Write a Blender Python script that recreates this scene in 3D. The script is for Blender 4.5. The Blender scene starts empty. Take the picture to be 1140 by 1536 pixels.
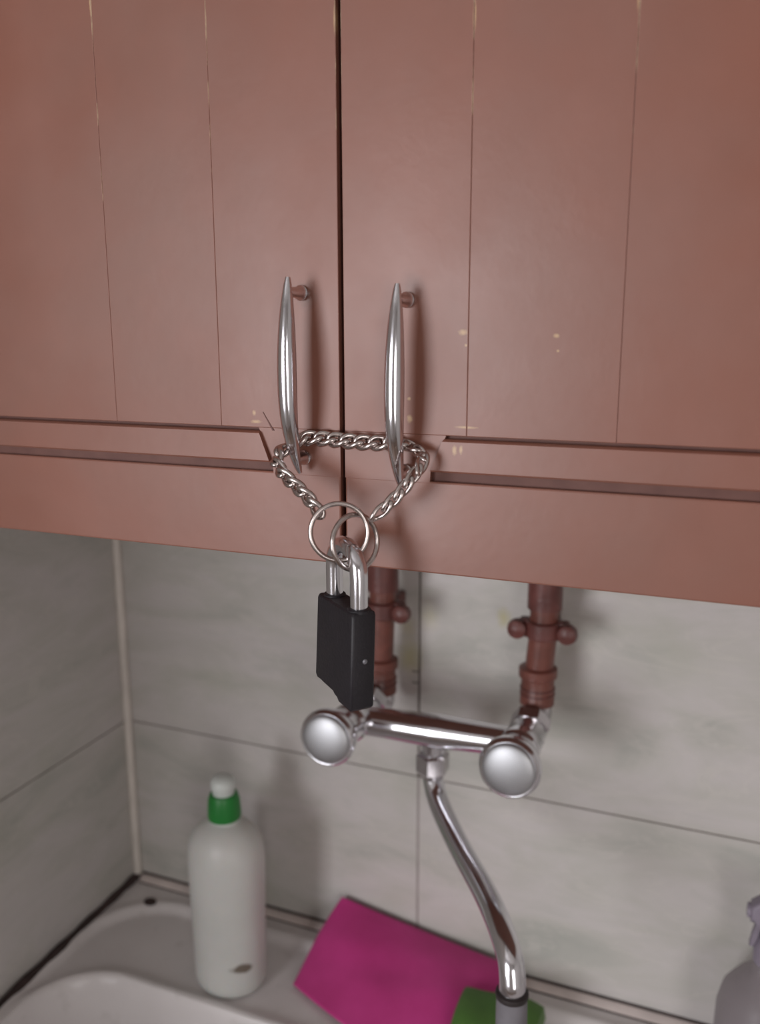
import bpy, bmesh, math, random
from mathutils import Vector, Matrix
random.seed(7)
C = bpy.context.scene.collection
PI = math.pi
# ------------------------------------------------------------------ camera
F, YAW, PITCH, ROLL = 1310.8, 0.3819, 0.2063, -0.0021
cd = bpy.data.cameras.new('camera'); cam = bpy.data.objects.new('camera', cd); C.objects.link(cam)
fw = Vector((-math.sin(YAW)*math.cos(PITCH), math.cos(YAW)*math.cos(PITCH), -math.sin(PITCH)))
rt = Vector((math.cos(YAW), math.sin(YAW), 0)); up = rt.cross(fw)
r2 = math.cos(ROLL)*rt + math.sin(ROLL)*up; u2 = -math.sin(ROLL)*rt + math.cos(ROLL)*up
M = Matrix((r2, u2, -fw)).transposed().to_4x4(); M.translation = Vector((0.6700, -0.8224, 0.6922))
cam.matrix_world = M
cd.sensor_fit = 'VERTICAL'; cd.sensor_height = 36.0; cd.lens = F/1536*36; cd.clip_start = .02
cd.dof.use_dof = True; cd.dof.focus_distance = .50; cd.dof.aperture_fstop = 5.6
bpy.context.scene.camera = cam
# ------------------------------------------------------------------ world, lights, exposure
w = bpy.data.worlds.new('world'); bpy.context.scene.world = w; w.use_nodes = True
w.node_tree.nodes['Background'].inputs[0].default_value = (.80, .84, 1, 1)
w.node_tree.nodes['Background'].inputs[1].default_value = .05
def area(name, loc, target, sx, sy, power, col):
    l = bpy.data.lights.new(name, 'AREA'); l.shape = 'RECTANGLE'; l.size = sx; l.size_y = sy
    l.energy = power; l.color = col
    o = bpy.data.objects.new(name, l); C.objects.link(o); o.location = loc
    o.rotation_euler = (Vector(target)-Vector(loc)).to_track_quat('-Z', 'Y').to_euler()
    return o
area('window_light', (-.35, -2.50, .55), (.30, 0, .45), .85, 1.10, 30, (.98, .97, 1))
area('right_fill_light', (1.75, -2.50, .45), (.7, 0, .2), .7, 1.2, 13, (1, .96, .94))  # added fill from the right, its source out of view
vs = bpy.context.scene.view_settings
vs.view_transform = 'Standard'; vs.look = 'None'; vs.gamma = 1; vs.use_curve_mapping = False; vs.exposure = -0.06

# ------------------------------------------------------------------ materials
class N:
    def __init__(s, name):
        s.m = bpy.data.materials.new(name); s.m.use_nodes = True
        s.t = s.m.node_tree; s.b = s.t.nodes['Principled BSDF']
        s.co = s.t.nodes.new('ShaderNodeTexCoord').outputs['Object']
    def new(s, typ, **k):
        n = s.t.nodes.new(typ)
        for a, c in k.items(): setattr(n, a, c)
        return n
    def link(s, a, b): s.t.links.new(a, b)
    def noise(s, scale, detail=3, rough=.5, dist=0, vec=None):
        n = s.new('ShaderNodeTexNoise'); n.inputs['Scale'].default_value = scale
        n.inputs['Detail'].default_value = detail; n.inputs['Roughness'].default_value = rough
        n.inputs['Distortion'].default_value = dist
        s.link(vec or s.co, n.inputs['Vector']); return n.outputs['Fac']
    def ramp(s, fac, stops):
        n = s.new('ShaderNodeValToRGB'); e = n.color_ramp.elements
        while len(e) < len(stops): e.new(.5)
        for i, (p, c) in enumerate(stops):
            e[i].position = p; e[i].color = (*c, 1) if len(c) == 3 else c
        s.link(fac, n.inputs[0]); return n.outputs[0]
    def mix(s, fac, a, b, mode='MIX'):
        n = s.new('ShaderNodeMixRGB', blend_type=mode)
        for i, v in enumerate((fac, a, b)):
            if isinstance(v, (int, float)): n.inputs[i].default_value = v
            elif isinstance(v, tuple): n.inputs[i].default_value = (*v, 1)
            else: s.link(v, n.inputs[i])
        return n.outputs[0]
    def math(s, op, a, b=0.0):
        n = s.new('ShaderNodeMath', operation=op)
        for i, v in enumerate((a, b)):
            if isinstance(v, (int, float)): n.inputs[i].default_value = v
            else: s.link(v, n.inputs[i])
        return n.outputs[0]
    def spot(s, p, r, soft=.5, squash=(1, 1, 1), wob=0):
        """1 inside a stain of radius r about p, 0 outside"""
        m = s.new('ShaderNodeMapping'); s.link(s.co, m.inputs[0])
        m.inputs['Location'].default_value = [-p[i]/squash[i] for i in range(3)]
        m.inputs['Scale'].default_value = [1/q for q in squash]
        l = s.new('ShaderNodeVectorMath', operation='LENGTH'); s.link(m.outputs[0], l.inputs[0])
        d = l.outputs['Value']
        if wob: d = s.math('ADD', d, s.math('MULTIPLY', s.math('SUBTRACT', s.noise(1.2/r, 3), .5), wob*r))
        n = s.new('ShaderNodeMapRange'); n.clamp = True; s.link(d, n.inputs['Value'])
        n.inputs['From Min'].default_value = r*(1-soft); n.inputs['From Max'].default_value = r
        n.inputs['To Min'].default_value = 1; n.inputs['To Max'].default_value = 0
        return n.outputs[0]
    def done(s, col=None, rough=.5, metal=0, bump=None, bd=.001, **k):
        if col is not None:
            if isinstance(col, tuple): s.b.inputs['Base Color'].default_value = (*col, 1)
            else: s.link(col, s.b.inputs['Base Color'])
        if isinstance(rough, (int, float)): s.b.inputs['Roughness'].default_value = rough
        else: s.link(rough, s.b.inputs['Roughness'])
        s.b.inputs['Metallic'].default_value = metal
        for a, c in k.items(): s.b.inputs[a.replace('_', ' ')].default_value = c
        if bump is not None:
            n = s.new('ShaderNodeBump'); n.inputs['Distance'].default_value = bd; n.inputs['Strength'].default_value = 1
            s.link(bump, n.inputs['Height']); s.link(n.outputs[0], s.b.inputs['Normal'])
        return s.m

def mat_paint():
    n = N('brown_oil_paint')
    c = n.ramp(n.noise(6, 4, .55), [(.3, (.275, .105, .070)), (.5, (.258, .112, .081)), (.7, (.255, .126, .096))])
    c = n.mix(n.math('MULTIPLY', n.ramp(n.noise(38, 3), [(.45, (0, 0, 0)), (.75, (1, 1, 1))]), .25), c, (.31, .135, .10))
    # small chips and drips where the yellowish wood shows
    for p, r, sq in [((.5399, -.384, .6905), .0018, (1.6, 4, 1)), ((.5875, -.384, .6888), .0014, (1.3, 4, 1)),
                     ((.5112, -.384, .6455), .0020, (1, 4, 1.3)), ((.5108, -.384, .656), .0012, (1, 4, 1)),
                     ((.5370, -.387, .6300), .0016, (1, 4, 2)), ((.5405, -.387, .6305), .0012, (1, 4, 2.4)),
                     ((.5425, -.384, .6420), .0012, (6, 4, .7)), ((.4175, -.384, .6405), .0016, (2.6, 4, .8)),
                     ((.4165, -.384, .6455), .0012, (1.2, 4, 1.6)), ((.5415, -.384, .6840), .0009, (1, 4, 1)),
                     ((.5885, -.384, .6815), .0009, (1, 4, 1)),
                     ((.5429, -.384, .868), .0022, (.8, 4, 9)), ((.5429, -.384, .838), .0014, (.8, 4, 6)), ((.6186, -.384, .862), .0026, (.9, 4, 9)),
                     ((.6184, -.384, .838), .0015, (.8, 4, 6)), ((.4700, -.384, .845), .0012, (.8, 4, 7)), ((.3198, -.384, .872), .0013, (.8, 4, 7))]:
        c = n.mix(n.math('MULTIPLY', n.spot(p, r, .7, sq, .6), .7), c, (.62, .42, .22))
    # handle shadows by the top feet, painted into the door colour
    for p in [(.5115, -.384, .7125), (.4515, -.384, .7105)]:
        c = n.mix(n.math('MULTIPLY', n.spot(p, .008, .9, (1, 3, 1.3), .8), .55), c, (.11, .045, .03))
    return n.done(c, n.ramp(n.noise(15, 3), [(.3, (.31,)*3), (.7, (.42,)*3)]), bump=n.noise(160, 2, .5), bd=.00006)
def mat_chipped():
    """worn plank edges: pale wood showing through, more so near the top"""
    n = N('worn_edge_paint')
    sep = n.new('ShaderNodeSeparateXYZ'); n.link(n.co, sep.inputs[0])
    h = n.new('ShaderNodeMapRange'); n.link(sep.outputs[2], h.inputs['Value'])
    h.inputs['From Min'].default_value = .72; h.inputs['From Max'].default_value = .88
    h.inputs['To Min'].default_value = .0; h.inputs['To Max'].default_value = .33
    m = n.new('ShaderNodeMapping'); n.link(n.co, m.inputs[0]); m.inputs['Scale'].default_value = (12, 12, 55)
    f = n.math('ADD', n.noise(1, 4, .7, vec=m.outputs[0]), h.outputs[0])
    c = n.ramp(f, [(.66, (.285, .135, .105)), (.90, (.56, .40, .28))])
    return n.done(c, .5)
def mat_groove_shade(): 
    n = N('groove_shade_paint')  # shade in the door grooves and seams, painted as a darker brown
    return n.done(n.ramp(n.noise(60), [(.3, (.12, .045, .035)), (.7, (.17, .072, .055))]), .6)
def mat_tile():
    n = N('marbled_grey_tile')
    m = n.new('ShaderNodeMapping'); n.link(n.co, m.inputs[0])
    m.inputs['Rotation'].default_value = (0.3, math.radians(52), .4); m.inputs['Scale'].default_value = (1, 1, 3.2)
    v = m.outputs[0]
    base = n.ramp(n.noise(5, 5, .6, .6, v), [(.28, (.42, .43, .395)), (.45, (.55, .535, .50)), (.6, (.61, .58, .565)), (.8, (.49, .49, .455))])
    vein = n.ramp(n.noise(6.5, 4, .55, 1.4, v), [(.485, (0, 0, 0)), (.505, (1, 1, 1)), (.53, (0, 0, 0))])
    c = n.mix(n.math('MULTIPLY', vein, .35), base, (.66, .63, .59))
    c = n.mix(n.math('MULTIPLY', n.ramp(n.noise(9, 3), [(.55, (0, 0, 0)), (.75, (1, 1, 1))]), .35), c, (.45, .47, .38))
    # yellow paint drips near the pipes
    for p, r, a in [((.375, 0, .352), .016, .5), ((.4735, 0, .4085), .009, .55), ((.395, 0, .40), .014, .25), ((.372, 0, .385), .012, .3)]:
        c = n.mix(n.math('MULTIPLY', n.spot(p, r, .9, (1, 5, 1.5), .8), a), c, (.50, .45, .14))
    return n.done(c, .34, bump=n.noise(60, 2), bd=.0003, Specular_IOR_Level=.4)
def simple(name, col, rough=.5, metal=0, nscale=40, var=.12, bd=0, **k):
    n = N(name); a = tuple(max(0, c*(1-var)) for c in col); b = tuple(min(1, c*(1+var)) for c in col)
    f = n.noise(nscale, 3)
    return n.done(n.ramp(f, [(.3, a), (.7, b)]), rough, metal, bump=n.noise(nscale*6, 3) if bd else None, bd=bd, **k)
PAINT, CHIP, GROOVE_SHADE, TILE = mat_paint(), mat_chipped(), mat_groove_shade(), mat_tile()
GROUT = simple('dark_grout', (.16, .135, .115), .9)
GROUTL = simple('pale_grout', (.36, .32, .31), .9)
CHROME = simple('polished_chrome', (.76, .76, .80), .15, 1, 30, .03)
CHROMED = simple('worn_chrome', (.62, .60, .62), .20, 1, 60, .12)
STEEL = simple('chain_steel', (.56, .50, .48), .24, 1, 200, .15)
SATIN = simple('satin_chrome_cap', (.50, .51, .53), .48, 1, 50, .03)
BLACK = simple('black_plastic', (.012, .010, .014), .48, 0, 80, .15, .0002)
RIVET = simple('grey_rivet', (.25, .25, .28), .4, .6)
def mat_enamel():
    n = N('grey_white_enamel')
    c = n.ramp(n.noise(12, 4), [(.3, (.70, .665, .66)), (.7, (.78, .745, .74))])
    c = n.mix(n.math('MULTIPLY', n.ramp(n.noise(45, 4), [(.6, (0, 0, 0)), (.8, (1, 1, 1))]), .3), c, (.38, .35, .32))
    return n.done(c, .3)
ENAMEL = mat_enamel()
SEALANT = simple('aged_sealant', (.68, .60, .57), .5, 0, 30, .12)
CORNERM = simple('corner_strip_plastic', (.76, .71, .65), .5, 0, 25, .1)
MOULD = simple('black_mould', (.045, .028, .026), .9, 0, 50, .4)
PIPE = simple('painted_pipe', (.165, .056, .042), .38, 0, 45, .28, .0004)
PIPED = simple('painted_pipe_fitting', (.130, .042, .036), .42, 0, 45, .3, .0004)
def mat_bottle():
    n = N('milky_white_plastic')
    c = n.ramp(n.noise(15), [(.3, (.54, .545, .52)), (.7, (.60, .60, .575))])
    c = n.mix(n.math('MULTIPLY', n.spot((.0310, -.0250, .038), .0130, .35, (1.1, 1.2, .5), .9), .85), c, (.10, .065, .035))
    return n.done(c, .42, Subsurface_Weight=.15)
BOTTLE = mat_bottle()
GREENCAP = simple('green_cap_plastic', (.012, .20, .030), .4, 0, 40, .1)
WHITECAP = simple('white_nozzle_plastic', (.62, .66, .63), .35, 0, 40, .05)
def mat_cloth(name, a, b, sc=900):
    n = N(name); c = n.ramp(n.noise(16, 4), [(.3, a), (.7, b)])
    return n.done(c, .9, bump=n.noise(sc, 2), bd=.0006, Sheen_Weight=.15)
PINK = mat_cloth('magenta_microfibre', (.50, .026, .195), (.62, .045, .265))
GREENS = mat_cloth('green_scourer', (.055, .15, .020), (.085, .205, .028), 500)
GREYR = simple('grey_rubber', (.20, .19, .21), .6, 0, 60, .1)
DARKR = simple('dark_rubber_ring', (.025, .018, .018), .55)
def mat_clear(name, col, rough, alpha):
    n = N(name); return n.done(col, rough, Transmission_Weight=.45, IOR=1.25, Alpha=alpha)
SPRAYB = mat_clear('smoky_clear_plastic', (.42, .38, .40), .35, .85)
PURPLE = simple('muted_purple_plastic', (.24, .21, .26), .45, 0, 40, .1)
PLASTER = simple('off_white_plaster', (.68, .66, .64), .9, 0, 3, .08)
FLOORM = simple('brown_linoleum', (.16, .10, .07), .5, 0, 8, .2)
WHITEP = simple('white_window_paint', (.7, .7, .68), .4)

# ------------------------------------------------------------------ mesh helpers
def obj(name, bm, mat, parent=None, smooth=True, loc=None):
    me = bpy.data.meshes.new(name); bmesh.ops.recalc_face_normals(bm, faces=bm.faces); bm.to_mesh(me); bm.free()
    for m in (mat if isinstance(mat, (list, tuple)) else [mat]): me.materials.append(m)
    if smooth:
        me.polygons.foreach_set('use_smooth', [True]*len(me.polygons))
        me.set_sharp_from_angle(angle=math.radians(38))
    o = bpy.data.objects.new(name, me); C.objects.link(o)
    if parent: o.parent = parent
    if loc: o.location = loc
    return o
def thing(name, label, cat, loc=(0, 0, 0), group=None):
    o = bpy.data.objects.new(name, None); C.objects.link(o); o.location = loc; o.empty_display_size = .02
    o['label'] = label; o['category'] = cat
    if group: o['group'] = group
    return o
def struct(name, label, cat):
    o = bpy.data.objects.new(name, None); C.objects.link(o); o.empty_display_size = .02
    o['kind'] = 'structure'; o['label'] = label; o['category'] = cat; return o
def box(bm, x0, x1, y0, y1, z0, z1, bev=0, mi=0):
    vs_ = [bm.verts.new((x, y, z)) for x in (x0, x1) for y in (y0, y1) for z in (z0, z1)]
    fs = [bm.faces.new([vs_[i] for i in q]) for q in ((0, 1, 3, 2), (4, 6, 7, 5), (0, 4, 5, 1), (2, 3, 7, 6), (0, 2, 6, 4), (1, 5, 7, 3))]
    for f in fs: f.material_index = mi
    if bev:
        es = {e for f in fs for e in f.edges}
        bmesh.ops.bevel(bm, geom=list(es), offset=bev, segments=2, affect='EDGES', profile=.5)
    return bm
def newbox(*a, **k): return box(bmesh.new(), *a, **k)
def lathe(bm, prof, seg=32, loc=(0, 0, 0), axis=None, sx=1, sy=1):
    """prof: (radius, height) along +Z, or along the given axis"""
    q = Vector((0, 0, 1)).rotation_difference(Vector(axis)).to_matrix() if axis else Matrix.Identity(3)
    L = Vector(loc); rings = []
    for r, h in prof:
        if r < 1e-6: rings.append([bm.verts.new(q @ Vector((0, 0, h)) + L)])
        else: rings.append([bm.verts.new(q @ Vector((r*sx*math.cos(2*PI*i/seg), r*sy*math.sin(2*PI*i/seg), h)) + L) for i in range(seg)])
    for a, b in zip(rings, rings[1:]):
        for i in range(seg):
            j = (i+1) % seg
            if len(a) == 1 and len(b) == 1: continue
            if len(a) == 1: bm.faces.new((a[0], b[i], b[j]))
            elif len(b) == 1: bm.faces.new((a[i], a[j], b[0]))
            else: bm.faces.new((a[i], a[j], b[j], b[i]))
    if len(rings[0]) > 1: bm.faces.new(rings[0][::-1])
    if len(rings[-1]) > 1: bm.faces.new(rings[-1])
    return bm
def catmull(P, n=8):
    P = [Vector(p) for p in P]; Q = [2*P[0]-P[1]] + P + [2*P[-1]-P[-2]]; out = []
    for i in range(1, len(Q)-2):
        a, b, c, d = Q[i-1:i+3]
        for k in range(n):
            t = k/n
            out.append(.5*((2*b)+(c-a)*t+(2*a-5*b+4*c-d)*t*t+(3*b-a-3*c+d)*t**3))
    return out + [P[-1]]
def tube(bm, pts, rad, seg=16, closed=False, cap=True, flat=1):
    pts = [Vector(p) for p in pts]; n = len(pts)
    R_ = rad if callable(rad) else (lambda t: rad)
    def tan(i):
        if closed: return (pts[(i+1) % n]-pts[i-1]).normalized()
        return (pts[min(i+1, n-1)]-pts[max(i-1, 0)]).normalized()
    t0 = tan(0); u = t0.orthogonal().normalized(); rings = []; fr = []
    for i in range(n):
        t = tan(i); u = (u - t*u.dot(t)).normalized(); fr.append((u.copy(), t.cross(u)))
    if closed:   # spread the frame's closing twist
        t = tan(0); ue = (u - t*u.dot(t)).normalized(); u0, v0 = fr[0]
        ang = math.atan2(ue.dot(v0), ue.dot(u0))
        fr = [(a*math.cos(-ang*i/n)+b*math.sin(-ang*i/n), -a*math.sin(-ang*i/n)+b*math.cos(-ang*i/n)) for i, (a, b) in enumerate(fr)]
    for i in range(n):
        a, b = fr[i]; r = R_(i/(n-1))
        rings.append([bm.verts.new(pts[i]+r*(math.cos(2*PI*k/seg)*a+flat*math.sin(2*PI*k/seg)*b)) for k in range(seg)])
    m = n if closed else n-1
    for i in range(m):
        A, B = rings[i], rings[(i+1) % n]
        for k in range(seg): bm.faces.new((A[k], A[(k+1) % seg], B[(k+1) % seg], B[k]))
    if not closed and cap: bm.faces.new(rings[0][::-1]); bm.faces.new(rings[-1])
    return bm
def prism(bm, poly, O, U, V, W, th, bev=0):
    """poly (s,t) in plane U,V about O, thickness th centred along W"""
    O, U, V, W = map(Vector, (O, U, V, W))
    a = [bm.verts.new(O+U*s+V*t-W*th/2) for s, t in poly]; b = [bm.verts.new(O+U*s+V*t+W*th/2) for s, t in poly]
    fs = [bm.faces.new(a[::-1]), bm.faces.new(b)]
    for i in range(len(poly)):
        j = (i+1) % len(poly); fs.append(bm.faces.new((a[i], a[j], b[j], b[i])))
    if bev:
        es = {e for f in fs[:2] for e in f.edges}
        bmesh.ops.bevel(bm, geom=list(es), offset=bev, segments=3, affect='EDGES', profile=.5)
    return bm

# ------------------------------------------------------------------ setting
ZJ, TW, TH, J = .2166, .384, .256, .0017       # joint height, tile width and height, joint width
ZS = [ZJ-2*TH, ZJ-TH, ZJ, ZJ+TH, ZJ+2*TH, ZJ+3*TH]
wb = struct('wall_back', 'tiled back wall behind the mixer tap, grey marbled tiles', 'wall')
obj('grout', newbox(-.02, 2.0, .0015, .03, -.85, 1.7), GROUT, wb, False)
for i in range(4):
    for k in range(len(ZS)-1):
        x0, x1 = i*TW+(.0 if i == 0 else J*.7), (i+1)*TW-J*.7
        o = obj('tile', newbox(x0, x1, -.0006*random.random(), .009, ZS[k]+J/2, ZS[k+1]-J/2, bev=.0007), TILE, wb, False)
obj('grout_line', newbox(TW-J*.7, TW+J*.7, .0008, .004, -.05, ZJ-.001), GROUTL, wb, False)
for z in (.337, .3245):
    obj('joint_spacer', newbox(TW-.0075, TW-.001, -.0012, .001, z, z+.0009), GROUT, wb, False)
ZSL = [ZJ-2*TH, ZJ-TH, ZJ, ZJ+.33, ZJ+.66, ZJ+1.0]
wl = struct('wall_left', 'tiled side wall left of the sink, grey marbled tiles', 'wall')
obj('grout', newbox(-.03, -.0015, -.92, .0, -.85, 1.7), GROUT, wl, False)
YW = [0, -.25, -.25-TW, -.92]
for a, b in zip(YW, YW[1:]):
    for k in range(len(ZS)-1):
        obj('tile', newbox(-.009, .0005*random.random(), b+J/2, a-J/2, ZSL[k]+J/2, ZSL[k+1]-J/2, bev=.0007), TILE, wl, False)
t = struct('trim_1', 'off-white plastic strip up the corner of the two tiled walls', 'trim')
obj('strip', tube(bmesh.new(), [(.0040, -.0040, .008), (.0040, -.0040, .80)], .0052, 12), CORNERM, t)
t = struct('trim_2', 'pinkish sealing strip between the back wall tiles and the sink', 'trim')
bm = bmesh.new()
prism(bm, [(-.0006, -.004), (-.011, -.004), (-.0105, .0012), (-.006, .0048), (-.0006, .0062)], (.70, 0, 0), (0, 1, 0), (0, 0, 1), (1, 0, 0), 1.38)
obj('strip', bm, SEALANT, t)
obj('grime_line', newbox(.01, 1.39, -.0022, -.0001, .0062, .0082), MOULD, t)
obj('grime_line', newbox(.01, 1.39, -.0124, -.0100, -.003, .0006), MOULD, t)
t = struct('trim_3', 'black mould line where the sink meets the left wall', 'trim')
bm = bmesh.new()
tube(bm, catmull([(.0035, -.003, .004), (.0030, -.05, .002), (.0040, -.12, .001), (.0055, -.20, .001), (.007, -.30, .0), (.007, -.60, .0)], 6), lambda q: .0040+.0016*math.sin(q*23)**2, 8)
obj('mould', bm, MOULD, t)
for nm, b_ in (('floor', (-1.3, 2.4, -2.6, .03, -.9, -.85)), ('ceiling', (-1.3, 2.4, -2.6, .03, 1.7, 1.75))):
    o = obj(nm, newbox(*b_), FLOORM if nm == 'floor' else PLASTER, None, False); o['kind'] = 'structure'
for nm, b_ in (('wall_right', (2.4, 2.45, -2.6, .03, -.85, 1.7)), ('wall_front', (-1.3, 2.4, -2.65, -2.6, -.85, 1.7)), ('wall_side', (-1.35, -1.3, -2.6, -.92, -.85, 1.7)), ('wall_back_left', (-1.3, -.03, -.96, -.92, -.85, 1.7))):
    o = obj(nm, newbox(*b_), PLASTER, None, False); o['kind'] = 'structure'
o = obj('wall_back_right', newbox(1.54, 2.4, 0, .03, -.85, 1.7), PLASTER, None, False); o['kind'] = 'structure'

# ------------------------------------------------------------------ wall cabinet
YF, ZB, ZU, ZL, XG, CT = -.384, .5612, .6366, .6178, .4717, 1.25
cab = thing('wall_cabinet', 'brown painted wall cabinet with two plank doors chained shut above the tap', 'cabinet', (.47, -.18, ZB))
def cob(name, bm, mat, par=cab, smooth=True):
    """child built in world coordinates"""
    o = obj(name, bm, mat, None, smooth); o.parent = par
    base = Vector((0, 0, 0)); p_ = par
    while p_: base += p_.location; p_ = p_.parent
    o.location = -base
    return o
bm = bmesh.new()
box(bm, .004, .022, -.362, -.002, ZB+.004, CT); box(bm, .905, .923, -.362, -.002, ZB+.004, CT)
box(bm, .022, .905, -.362, -.002, ZB+.004, ZB+.022); box(bm, .022, .905, -.362, -.002, CT-.018, CT)
box(bm, .022, .905, -.012, -.002, ZB+.022, CT-.018); box(bm, .455, .487, -.362, -.34, ZB+.022, CT-.018)
cob('carcass', bm, PAINT)
def door(x0, x1, seams, mx0, mx1, hinge_left, sgn):
    bm = bmesh.new()
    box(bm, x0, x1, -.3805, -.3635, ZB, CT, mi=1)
    d = cob('door', bm, [PAINT, GROOVE_SHADE])
    xs = [x0]+seams+[x1]
    for a, b in zip(xs, xs[1:]):
        g0 = .00003 if a != x0 else 0; g1 = .00003 if b != x1 else 0
        bm = newbox(a+g0, b-g1, YF-random.random()*.0003, -.3805, ZU+.0006, CT, bev=.0004)
        for f in bm.faces:                                     # worn arrises beside the seams
            if abs(f.normal.x) > .2 and f.normal.y < -.15: f.material_index = 1
        cob('plank', bm, [PAINT, CHIP], d, False)
    bm = bmesh.new(); yb = -.3805                                # bottom rail with its flush stile end
    box(bm, x0, x1, YF, yb, ZB, ZL-.0056, bev=.0010)
    xe = x1 if sgn < 0 else x0                                   # stile end follows the mitre
    q = [(xe, ZL-.0064), (xe, ZU+.0006), (mx1+sgn*.0080, ZU+.0006), (mx1+sgn*.0072, ZU-.0012), (mx1-sgn*.0004, ZL), (mx1-sgn*.0008, ZL-.0064)]
    prism(bm, q, (0, (YF+yb)/2, 0), (1, 0, 0), (0, 0, 1), (0, 1, 0), abs(YF-yb)-.0001)
    cob('bottom_rail', bm, PAINT, d, False)
    # mitred moulding strip
    bm = bmesh.new(); e = .0075*sgn
    sec = [(YF-.0005, ZU-.0012), (YF-.0024, ZU-.0024), (YF-.0030, ZL+.0010), (YF-.0020, ZL), (yb, ZL), (yb, ZU-.0012)]
    A = [bm.verts.new((mx0, y, z)) for y, z in sec]
    B = [bm.verts.new((mx1+e*(z-ZL)/(ZU-ZL), y, z)) for y, z in sec]
    for i in range(6): bm.faces.new((A[i], A[(i+1) % 6], B[(i+1) % 6], B[i]))
    bm.faces.new(A); bm.faces.new(B[::-1])
    cob('moulding', bm, PAINT, d)
    if sgn < 0:      # hairline crack running up from the mitre
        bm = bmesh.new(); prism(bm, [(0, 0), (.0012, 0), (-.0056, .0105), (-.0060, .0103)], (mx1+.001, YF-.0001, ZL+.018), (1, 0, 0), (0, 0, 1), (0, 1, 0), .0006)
        cob('crack', bm, GROOVE_SHADE, d, False)
    return d
dL = door(.006, XG-.0014, [.0955, .1700, .3200, .3945], .006, .4271, True, -1)
dR = door(XG+.0014, .925, [.5427, .6188, .6940, .7690, .8450], .925, .5235, False, 1)
def handle(x, z, par, lean=0, k=1):
    bm = bmesh.new()
    ho = lambda s: .0195-.0035*max(0, s)**2-.0125*max(0, -s)**2.6
    pts = []
    for i in range(33):
        s = -1+i/16
        pts.append((x+lean*s, YF-ho(s)*k, z+.0525*s))
    def rad(t):
        s = abs(2*t-1); return .00135+.0039*(1-s**2.0)**.8
    tube(bm, pts, rad, 20)
    for s in (-1, 1):
        lathe(bm, [(.0042, 0), (.0042, .002), (.0030, .0035), (.0027, ho(s*.86)*k)], 16, (x+lean*s*.86, YF, z+s*.0450), (0, -1, 0))
    return cob('handle', bm, CHROME, par)
handle(.4485, .6665, dL); handle(.5093, .6620, dR, .0004, .95)

# ------------------------------------------------------------------ chain with two rings, padlock
ch = thing('choke_chain', 'short steel curb chain with two rings looped round both cabinet handles', 'chain', (.4846, -.412, .60))
path = catmull([(.4726, -.4165, .5975), (.4643, -.414, .6051), (.4555, -.412, .6113), (.4470, -.409, .6168), (.4408, -.402, .6231), (.4433, -.3925, .6292),
        (.4531, -.3898, .6331), (.4637, -.3895, .6333), (.4776, -.3905, .6328), (.4911, -.3905, .6325), (.5026, -.3895, .6326), (.5119, -.3898, .6320), (.5201, -.393, .6288),
        (.5235, -.399, .6246), (.5205, -.405, .6182), (.5157, -.409, .6106), (.5099, -.412, .6039), (.5034, -.4145, .5975)], 12)
cum = [0]
for a, b in zip(path, path[1:]): cum.append(cum[-1]+(b-a).length)
NL = 22; pitch = cum[-1]/NL
def at(s):
    s = max(0, min(cum[-1]-1e-6, s)); i = max(j for j in range(len(cum)-1) if cum[j] <= s)
    f = (s-cum[i])/(cum[i+1]-cum[i]); return path[i].lerp(path[i+1], f)
bm = bmesh.new(); lp = []
for i in range(28):
    a = 2*PI*i/28; tw = math.radians(48)*math.cos(a)
    y = .0037*math.sin(a); lp.append((.0066*math.cos(a), y*math.cos(tw), y*math.sin(tw)))
tube(bm, lp, 0.00162, 10, closed=True); me0 = None
for i in range(NL):
    s = (i+.5)*pitch; c = at(s); t_ = (at(s+.004)-at(s-.004)).normalized()
    n_ = Vector((0, -1, .25)); n_ = (n_-t_*n_.dot(t_)).normalized(); b_ = t_.cross(n_)
    rot = Matrix((t_, b_, n_)).transposed().to_4x4() @ Matrix.Rotation(math.radians(35), 4, 'X')
    if i == 0:
        o = obj('link', bm, STEEL, ch); first = o
    else: o = first.copy(); C.objects.link(o)
    o.parent = ch; o.matrix_local = Matrix.Translation(c-ch.location) @ rot @ Matrix.Diagonal((1, .68, .68, 1) if i > 14 else (1, .9, .9, 1) if i < 6 else (1, 1, 1, 1))
def ring(c, r, wire, yaw, tilt, roll=0):
    bm = bmesh.new(); q = Matrix.Rotation(yaw, 3, 'Z') @ Matrix.Rotation(tilt, 3, 'X')
    tube(bm, [q @ Vector((r*math.cos(2*PI*i/56), 0, r*math.sin(2*PI*i/56)))+Vector(c) for i in range(56)], wire, 10, closed=True)
    return cob('ring', bm, STEEL, ch)
ring((.4846, -.418, .5885), 0.0150, .00135, math.radians(22), math.radians(-6))
ring((.4922, -.4145, .5830), .0145, .00145, math.radians(60), math.radians(-8))

pad = thing('padlock', 'black padlock with chrome shackle hanging from the chain rings', 'padlock', (.4857, -.412, .500))
U = Vector((.762, -.647, 0)); Wn = Vector((-.647, -.762, 0)); O = Vector((.4857, -.412, .5488))
poly = [(-.0232, -.002), (-.0217, 0), (.0200, 0), (.0215, -.002), (.0215, -.0525), (.0200, -.0540), (.0060, -.0540), (.0042, -.0525), (.0025, -.0495), (.0000, -.0480), (-.0050, -.0478), (-.0130, -.0492), (-.0225, -.0502), (-.0250, -.0480)]
bm = prism(bmesh.new(), poly, O, U, (.024, .011, 1), Wn, .0140, .0016); pb = cob('body', bm, BLACK, pad)
bm = bmesh.new(); hl = .0150
for s in (-1, 1):
    lathe(bm, [(.0062, -.001), (.0062, .0006), (.0056, .0012), (.0046, .0012)], 20, O+U*hl*s)
cob('shackle_collar', bm, BLACK, pad)
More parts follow.
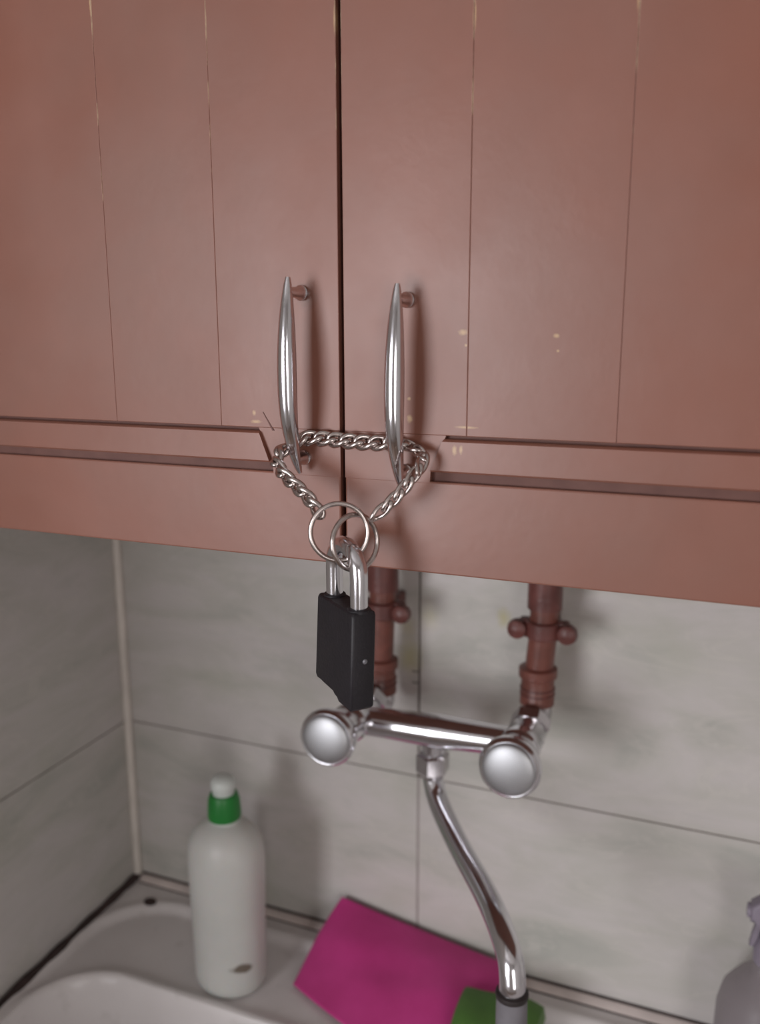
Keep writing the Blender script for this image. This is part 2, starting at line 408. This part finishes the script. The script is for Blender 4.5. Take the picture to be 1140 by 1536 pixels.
sp = [O+U*hl+Vector((0, 0, -.003)), O+U*hl+Vector((0, 0, .008)), O+U*hl+Vector((0, 0, .0165))]
for i in range(1, 16):
    a = PI*i/16; sp.append(O+U*hl*math.cos(a)+Vector((0, 0, .0185+.0130*math.sin(a))))
sp += [O-U*hl+Vector((0, 0, .0165)), O-U*hl+Vector((0, 0, .008)), O-U*hl+Vector((0, 0, -.003))]
cob('shackle', tube(bmesh.new(), sp, .0047, 20), CHROME, pad)
bm = lathe(bmesh.new(), [(.0014, 0), (.0014, .0004), (.0008, .0008), (0, .0009)], 12, O+U*.0214+Vector((0, 0, -.0265)), U); cob('rivet', bm, RIVET, pad)

# ------------------------------------------------------------------ pipes
def pipe(label, x, xb, full):
    p = thing('water_pipe', label, 'pipe', (x, -.05, .34), 'painted water pipes feeding the tap')
    y = -.05; zc = .352 if full else .338
    bm = tube(bmesh.new(), [(x, y, .565), (x, y, .44)], .0160, 20); cob('upper_pipe', bm, PIPED, p)
    bm = bmesh.new(); tube(bm, catmull([(x, y, .44), (x-.001, y, .41), (xb, y, .37), (xb, y, zc)], 5), .0132, 20); cob('lower_pipe', bm, PIPE, p)
    bm = bmesh.new()                                          # clamp band with two bolted lugs
    lathe(bm, [(.0160, 0), (.0175, .0015), (.0175, .015), (.0160, .0165)], 24, (x, y, .4120))
    for s in (-1, 1):
        box(bm, min(x+s*.010, x+s*.0235), max(x+s*.010, x+s*.0235), y-.007, y+.007, .4110, .4290, bev=.003)
    cl = cob('pipe_clamp', bm, PIPED, p)
    for s in (-1, 1):
        bm = lathe(bmesh.new(), [(.0092, 0), (.0098, .003), (.0086, .0085), (.0045, .0110), (0, .0113)], 16, (x+s*.0230, y-.005, .4200), (0, -1, 0)); cob('bolt', bm, PIPED, cl)
    bm = bmesh.new(); box(bm, x-.007, x+.007, y+.008, -.0008, .414, .426, bev=.002); cob('wall_bracket', bm, PIPED, p)
    bm = lathe(bmesh.new(), [(.0135, 0), (.0162, .001), (.0162, .009), (.0155, .0105), (.0155, .026), (.0180, .028), (.0180, .036), (.0145, .038)], 24, (xb, y, zc-.007)); cob('coupling', bm, PIPE, p)
    bm = bmesh.new()
    for z in (zc+.004, zc+.0095): tube(bm, [(xb+.0157*math.cos(2*PI*i/24), y+.0157*math.sin(2*PI*i/24), z) for i in range(24)], .0011, 6, closed=True)
    cob('thread_ridge', bm, PIPED, p)
    return p
pipe('brown painted water pipe with clamp, half hidden behind the padlock', .3625, .3600, False)
pipe('brown painted water pipe with clamp, in full view above the right tap knob', .5235, .5195, True)

# ------------------------------------------------------------------ mixer tap
KL, KR = Vector((.3530, -.165, .3310)), Vector((.5205, -.165, .3345))
tap = thing('mixer_tap', 'chrome two-knob wall mixer tap with curved swivel spout', 'tap', (.436, -.10, .30))
bl, br = Vector((.3560, -.1000, .3225)), Vector((.5180, -.1000, .3265))
bm = bmesh.new()
def br_r(t): s = abs(2*t-1); return .0138+.0026*(1-s)**2+.001*max(0, s-.8)/.2
tube(bm, [bl.lerp(br, i/24) for i in range(25)], br_r, 24)
for e in (bl, br): lathe(bm, [(.0, -.030), (.0135, -.028), (.0165, -.020), (.0175, -.006), (.0172, .012), (.0185, .016), (.0185, .027), (.0160, .030), (.0150, .044), (0, .044)], 28, e+Vector((0, .006, .003)), (0, -1, .06))
m_ = bl.lerp(br, .475)
lathe(bm, [(.0125, -.004), (.0128, .008), (.0110, .018), (.0110, .024)], 24, m_, (0, 0, -1))
cob('body', bm, CHROME, tap)
for e, x in ((bl, .3600), (br, .5195)):                       # eccentric elbows up to the pipes
    bm = bmesh.new(); p0 = Vector((x, -.05, .347 if x > .4 else .333))
    tube(bm, catmull([p0, p0+Vector((0, -.003, -.012)), e+Vector((.0005, .024, .006)), e+Vector((0, .004, .001))], 6), .0140, 20)
    el = cob('elbow', bm, CHROMED, tap)
    bm = lathe(bmesh.new(), [(.0150, 0), (.0185, .002), (.0185, .012), (.0150, .014)], 6, e+Vector((0.0005, .034, .012)), (0, -.8, -.45)); cob('hex_nut', bm, CHROMED, el)
for k in (KL, KR):
    ax = Vector((0, -1, .06)).normalized(); r = .0262
    prof = [(.015, -.026), (.0175, -.022), (.0205, -.017), (.0250, -.013), (r, -.009), (r+.0006, -.004), (r-.0004, -.0012), (r-.0022, .0002), (r-.0035, .0)]
    bm = lathe(bmesh.new(), prof, 40, k, ax)
    kn = cob('knob', bm, CHROME, tap)
    rc = r-.0034
    bm = lathe(bmesh.new(), [(rc, -.0008)]+[(rc*math.cos(a*PI/16), .0006+.0052*math.sin(a*PI/16)) for a in range(0, 8)]+[(0, .0058)], 40, k, ax)
    cob('knob_cap', bm, SATIN, kn)
bm = lathe(bmesh.new(), [(.0135, 0), (.0160, .002), (.0160, .018), (.0132, .021), (.0115, .025)], 6, m_+Vector((0, 0, -.022)), (0, 0, -1)); cob('spout_nut', bm, CHROMED, tap)
spts = catmull([m_+Vector((0, 0, -.040)), (m_.x+.0005, -.1005, .2760), (.4440, -.114, .2600), (.4760, -.155, .2478), (.5105, -.2, .2430), (.5320, -.232, .2395), (.5455, -.252, .2290), (.5495, -.259, .2150), (.5498, -.260, .2070)], 8)
cob('spout', tube(bmesh.new(), spts, lambda t: .0098+.0004*t, 24), CHROME, tap)
e = Vector((.5498, -.260, .207))
bm = lathe(bmesh.new(), [(.0102, -.001), (.0122, 0), (.0126, .002), (.0122, .004), (.0110, .0045)], 28, e, (0.02, -.05, -1)); cob('seal_ring', bm, DARKR, tap)
bm = lathe(bmesh.new(), [(.0110, .003), (.0116, .006), (.0118, .020), (.0118, .038), (.0105, .041), (.0075, .041), (.0075, .036), (0, .036)], 28, e, (0.02, -.05, -1)); cob('nozzle', bm, GREYR, tap)

# ------------------------------------------------------------------ sink
sink = thing('sink_unit', 'grey-white enamel sink on its base unit, with recessed deck and raised basin rim', 'sink', (.5, -.3, -.02))
def sdr(x, y, cx, cy, hx, hy, r):
    qx, qy = abs(x-cx)-hx+r, abs(y-cy)-hy+r
    return math.hypot(max(qx, 0), max(qy, 0))+min(max(qx, qy), 0)-r
def sm(a, b, v): v = max(0, min(1, (v-a)/(b-a))); return v*v*(3-2*v)
def zsink(x, y):
    z = 0.0
    d = sdr(x, y, .50, -.315, .488, .279, .085)                 # deck recess inside the outer rim
    z -= .0055*sm(.004, -.008, d); z += .0022*math.exp(-((d-.006)/.006)**2)
    b = sdr(x, y, .26, -.385, .240, .233, .085)                 # basin
    z += .0060*math.exp(-((b)/.0075)**2)
    z -= .150*sm(-.004, -.034, b)
    return z
bm = bmesh.new()
xs = [.0015+i*.0032 for i in range(125)]; xs += [xs[-1]+.02*(i+1) for i in range(50)]
ys = [-.0085-i*.0032 for i in range(70)]; ys += [ys[-1]-.012*(i+1) for i in range(32)]
g = [[bm.verts.new((x, y, zsink(x, y))) for y in ys] for x in xs]
for i in range(len(xs)-1):
    for j in range(len(ys)-1): bm.faces.new((g[i][j], g[i+1][j], g[i+1][j+1], g[i][j+1]))
edge = [g[i][0] for i in range(len(xs))]+[g[-1][j] for j in range(1, len(ys))]+[g[i][-1] for i in range(len(xs)-2, -1, -1)]+[g[0][j] for j in range(len(ys)-2, 0, -1)]
lo = [bm.verts.new((v.co.x, v.co.y, -.035)) for v in edge]
for i in range(len(edge)):
    j = (i+1) % len(edge); bm.faces.new((edge[i], edge[j], lo[j], lo[i]))
cob('sink_top', bm, ENAMEL, sink)
bm = lathe(bmesh.new(), [(.0001, -.001), (.0085, -.0005), (.0080, .0012), (.0042, .0018), (0, .0018)], 16, (.0500, -.0416, zsink(.05, -.0416)), None, 1.0, .8); cob('screw', bm, MOULD, sink)
bm = lathe(bmesh.new(), [(.0001, 0), (.022, 0), (.026, .0012), (.030, .0010), (.031, 0)], 24, (.26, -.38, zsink(.26, -.38))); cob('drain', bm, CHROMED, sink)
bm = bmesh.new(); XE = xs[-1]
box(bm, .004, .022, -.60, -.012, -.85, -.0352); box(bm, XE-.02, XE, -.60, -.012, -.85, -.0352); box(bm, .022, XE-.02, -.60, -.012, -.80, -.78); box(bm, .022, XE-.02, -.022, -.012, -.78, -.0352)
base = cob('base_cabinet', bm, PAINT, sink)
for a, b in ((.006, XE/2-.001), (XE/2+.001, XE-.002)):
    dd = cob('door', newbox(a, b, -.618, -.601, -.80, -.05, bev=.001), PAINT, base)
    xh = b-.04 if a < .1 else a+.04
    cob('handle', tube(bmesh.new(), catmull([(xh, -.618, -.16), (xh, -.640, -.17), (xh, -.642, -.21), (xh, -.640, -.25), (xh, -.618, -.26)], 5), .004, 12), CHROME, dd)

# ------------------------------------------------------------------ dish soap bottle
bx, by = .2065, -.1090; bz = zsink(bx, by)+.0004
bo = thing('soap_bottle', 'milky white dish soap bottle with green cap standing on the sink deck', 'bottle', (bx, by, bz))
prof = [(.030, 0), (.0345, .0015), (.0370, .006), (.0378, .014), (.0380, .05), (.0388, .09), (.0400, .130), (.0402, .150), (.0392, .163), (.0360, .174), (.0300, .1830), (.0215, .1895), (.0165, .1925), (.0155, .1965), (.0150, .1990)]
obj('body', lathe(bmesh.new(), prof, 48, (0, 0, 0), None, 1.06, .90), BOTTLE, bo)
cp = obj('cap', lathe(bmesh.new(), [(.0150, .1950), (.0172, .1960), (.0174, .2000), (.0160, .2180), (.0145, .2225), (.0125, .2232)], 32), GREENCAP, bo)
bm = bmesh.new()
for i in range(28):
    a = 2*PI*i/28; tube(bm, [(.0170*math.cos(a), .0170*math.sin(a), .1985), (.0158*math.cos(a), .0158*math.sin(a), .2170)], .0007, 5)
obj('grip_ribs', bm, GREENCAP, cp)
obj('nozzle', lathe(bmesh.new(), [(.0115, .2225), (.0120, .2280), (.0132, .2300), (.0130, .2365), (.0105, .2405), (.0055, .2425), (0, .2429)], 28), WHITECAP, bo)

# ------------------------------------------------------------------ magenta cloth
def smooth_surface(name, label, cat, fn, nu, nv, mat, th):
    bm = bmesh.new(); g = [[bm.verts.new(fn(i/nu, j/nv)) for j in range(nv+1)] for i in range(nu+1)]
    for i in range(nu):
        for j in range(nv): bm.faces.new((g[i][j], g[i+1][j], g[i+1][j+1], g[i][j+1]))
    o = obj(name, bm, mat); mo = o.modifiers.new('thickness', 'SOLIDIFY'); mo.thickness = th; mo.offset = 0
    o['label'] = label; o['category'] = cat; return o
def bez(P, t):
    P = [Vector(p) for p in P]
    while len(P) > 1: P = [a.lerp(b, t) for a, b in zip(P, P[1:])]
    return P[0]
def cloth(u, v):
    L = bez([(.2954, -.0085, .0520), (.286, -.030, .034), (.280, -.052, .022), (.2765, -.066, .006), (.2762, -.0963, -.0015)], v)
    Mi = bez([(.390, -.0085, .0355), (.386, -.050, .040), (.384, -.080, .030), (.383, -.105, .012), (.382, -.140, .0)], v)
    R = bez([(.4860, -.0110, .0235), (.492, -.040, .024), (.497, -.075, .022), (.499, -.110, .010), (.500, -.175, .0)], v)
    p = L*(2*(u-.5)*(u-1)) + Mi*(4*u*(1-u)) + R*(2*u*(u-.5))
    wv = math.sin(PI*min(1, v*1.2))
    p.z += .0020*wv*math.sin(7*u+4*v)+.0010*wv*math.sin(13*u-6*v+1)+.0005*wv*math.sin(17*v+7*u)
    p.y += .0012*wv*math.sin(14*u+2)
    p.y = min(p.y, -.0085); p.z = max(p.z, zsink(p.x, p.y)+.0022 if p.y < -.03 else .0085)
    return p
smooth_surface('cleaning_cloth', 'crumpled magenta cleaning cloth leaning on the wall beside the spout', 'cloth', cloth, 60, 40, PINK, .0022)

# ------------------------------------------------------------------ green scouring pad
sx, sy = .505, -.083
bm = bmesh.new(); nx, ny = 24, 16
def padp(u, v, top):
    x = .462+u*.078; y = -.125+v*.055+.010*u
    z = (.040-.006*u+.0022*math.sin(7*u+3*v)-.0035*(abs(2*v-1))**3-.003*(abs(2*u-1))**4) if top else .0140
    return (x-(.004 if not top else 0)*(.5-u), y, z)
T = [[bm.verts.new(padp(i/nx, j/ny, 1)) for j in range(ny+1)] for i in range(nx+1)]
B = [[bm.verts.new(padp(i/nx, j/ny, 0)) for j in range(ny+1)] for i in range(nx+1)]
for i in range(nx):
    for j in range(ny):
        bm.faces.new((T[i][j], T[i+1][j], T[i+1][j+1], T[i][j+1])); bm.faces.new((B[i][j], B[i][j+1], B[i+1][j+1], B[i+1][j]))
for i in range(nx):
    bm.faces.new((T[i][0], B[i][0], B[i+1][0], T[i+1][0])); bm.faces.new((T[i][ny], T[i+1][ny], B[i+1][ny], B[i][ny]))
for j in range(ny):
    bm.faces.new((T[0][j], T[0][j+1], B[0][j+1], B[0][j])); bm.faces.new((T[nx][j], B[nx][j], B[nx][j+1], T[nx][j+1]))
o = obj('scouring_pad', bm, GREENS); o['label'] = 'green scouring pad behind the spout nozzle, on the magenta cloth'; o['category'] = 'sponge'

# ------------------------------------------------------------------ spray bottle at the right edge
px_, py_ = .7380, -.058; pz = zsink(px_, py_)+.0004
sb = thing('spray_bottle', 'smoky translucent spray bottle with purple trigger head at the right edge', 'bottle', (px_, py_, pz))
obj('body', lathe(bmesh.new(), [(.034, 0), (.039, .003), (.041, .010), (.0415, .06), (.0410, .088), (.0370, .106), (.0270, .121), (.0150, .131), (.0115, .136), (.0115, .146)], 40), SPRAYB, sb)
obj('collar', lathe(bmesh.new(), [(.0125, .141), (.0140, .142), (.0138, .158), (.0120, .162), (.009, .170)], 28), PURPLE, sb)
hd = obj('trigger_head', prism(bmesh.new(), [(-.019, .182), (-.019, .196), (-.010, .204), (.014, .206), (.022, .198), (.018, .184), (.010, .172), (.009, .164), (-.009, .164), (-.008, .180)], (0, 0, 0), (1, 0, 0), (0, 0, 1), (0, 1, 0), .017, .003), PURPLE, sb)
obj('nozzle', lathe(bmesh.new(), [(.0065, 0), (.0068, .0010), (.0062, .0030), (.003, .0035), (0, .0035)], 16, (-.0188, 0, .189), (-1, 0, 0)), PURPLE, hd)
obj('trigger', prism(bmesh.new(), [(-.009, .181), (-.013, .181), (-.016, .168), (-.018, .156), (-.014, .155), (-.011, .166)], (0, 0, 0), (1, 0, 0), (0, 0, 1), (0, 1, 0), .009, .001), PURPLE, hd)

# ------------------------------------------------------------------ window that lights the room
wn = struct('window_1', 'white framed window in the front wall of the kitchen', 'window')
bm = bmesh.new()
box(bm, -.83, .13, -2.6, -2.54, -.06, -.01); box(bm, -.83, .13, -2.6, -2.54, 1.11, 1.16); box(bm, -.83, -.78, -2.6, -2.54, -.01, 1.11); box(bm, .08, .13, -2.6, -2.54, -.01, 1.11)
cob('window_frame', bm, WHITEP, wn)
wn = struct('fill_light_frame', 'unseen white window frame added around the right fill light on the front wall', 'window')  # unseen frame, added to go with the right fill light
bm = bmesh.new()
box(bm, 1.34, 2.16, -2.6, -2.54, -.21, -.16); box(bm, 1.34, 2.16, -2.6, -2.54, 1.06, 1.11); box(bm, 1.34, 1.39, -2.6, -2.54, -.16, 1.06); box(bm, 2.11, 2.16, -2.6, -2.54, -.16, 1.06)
cob('window_frame', bm, WHITEP, wn)
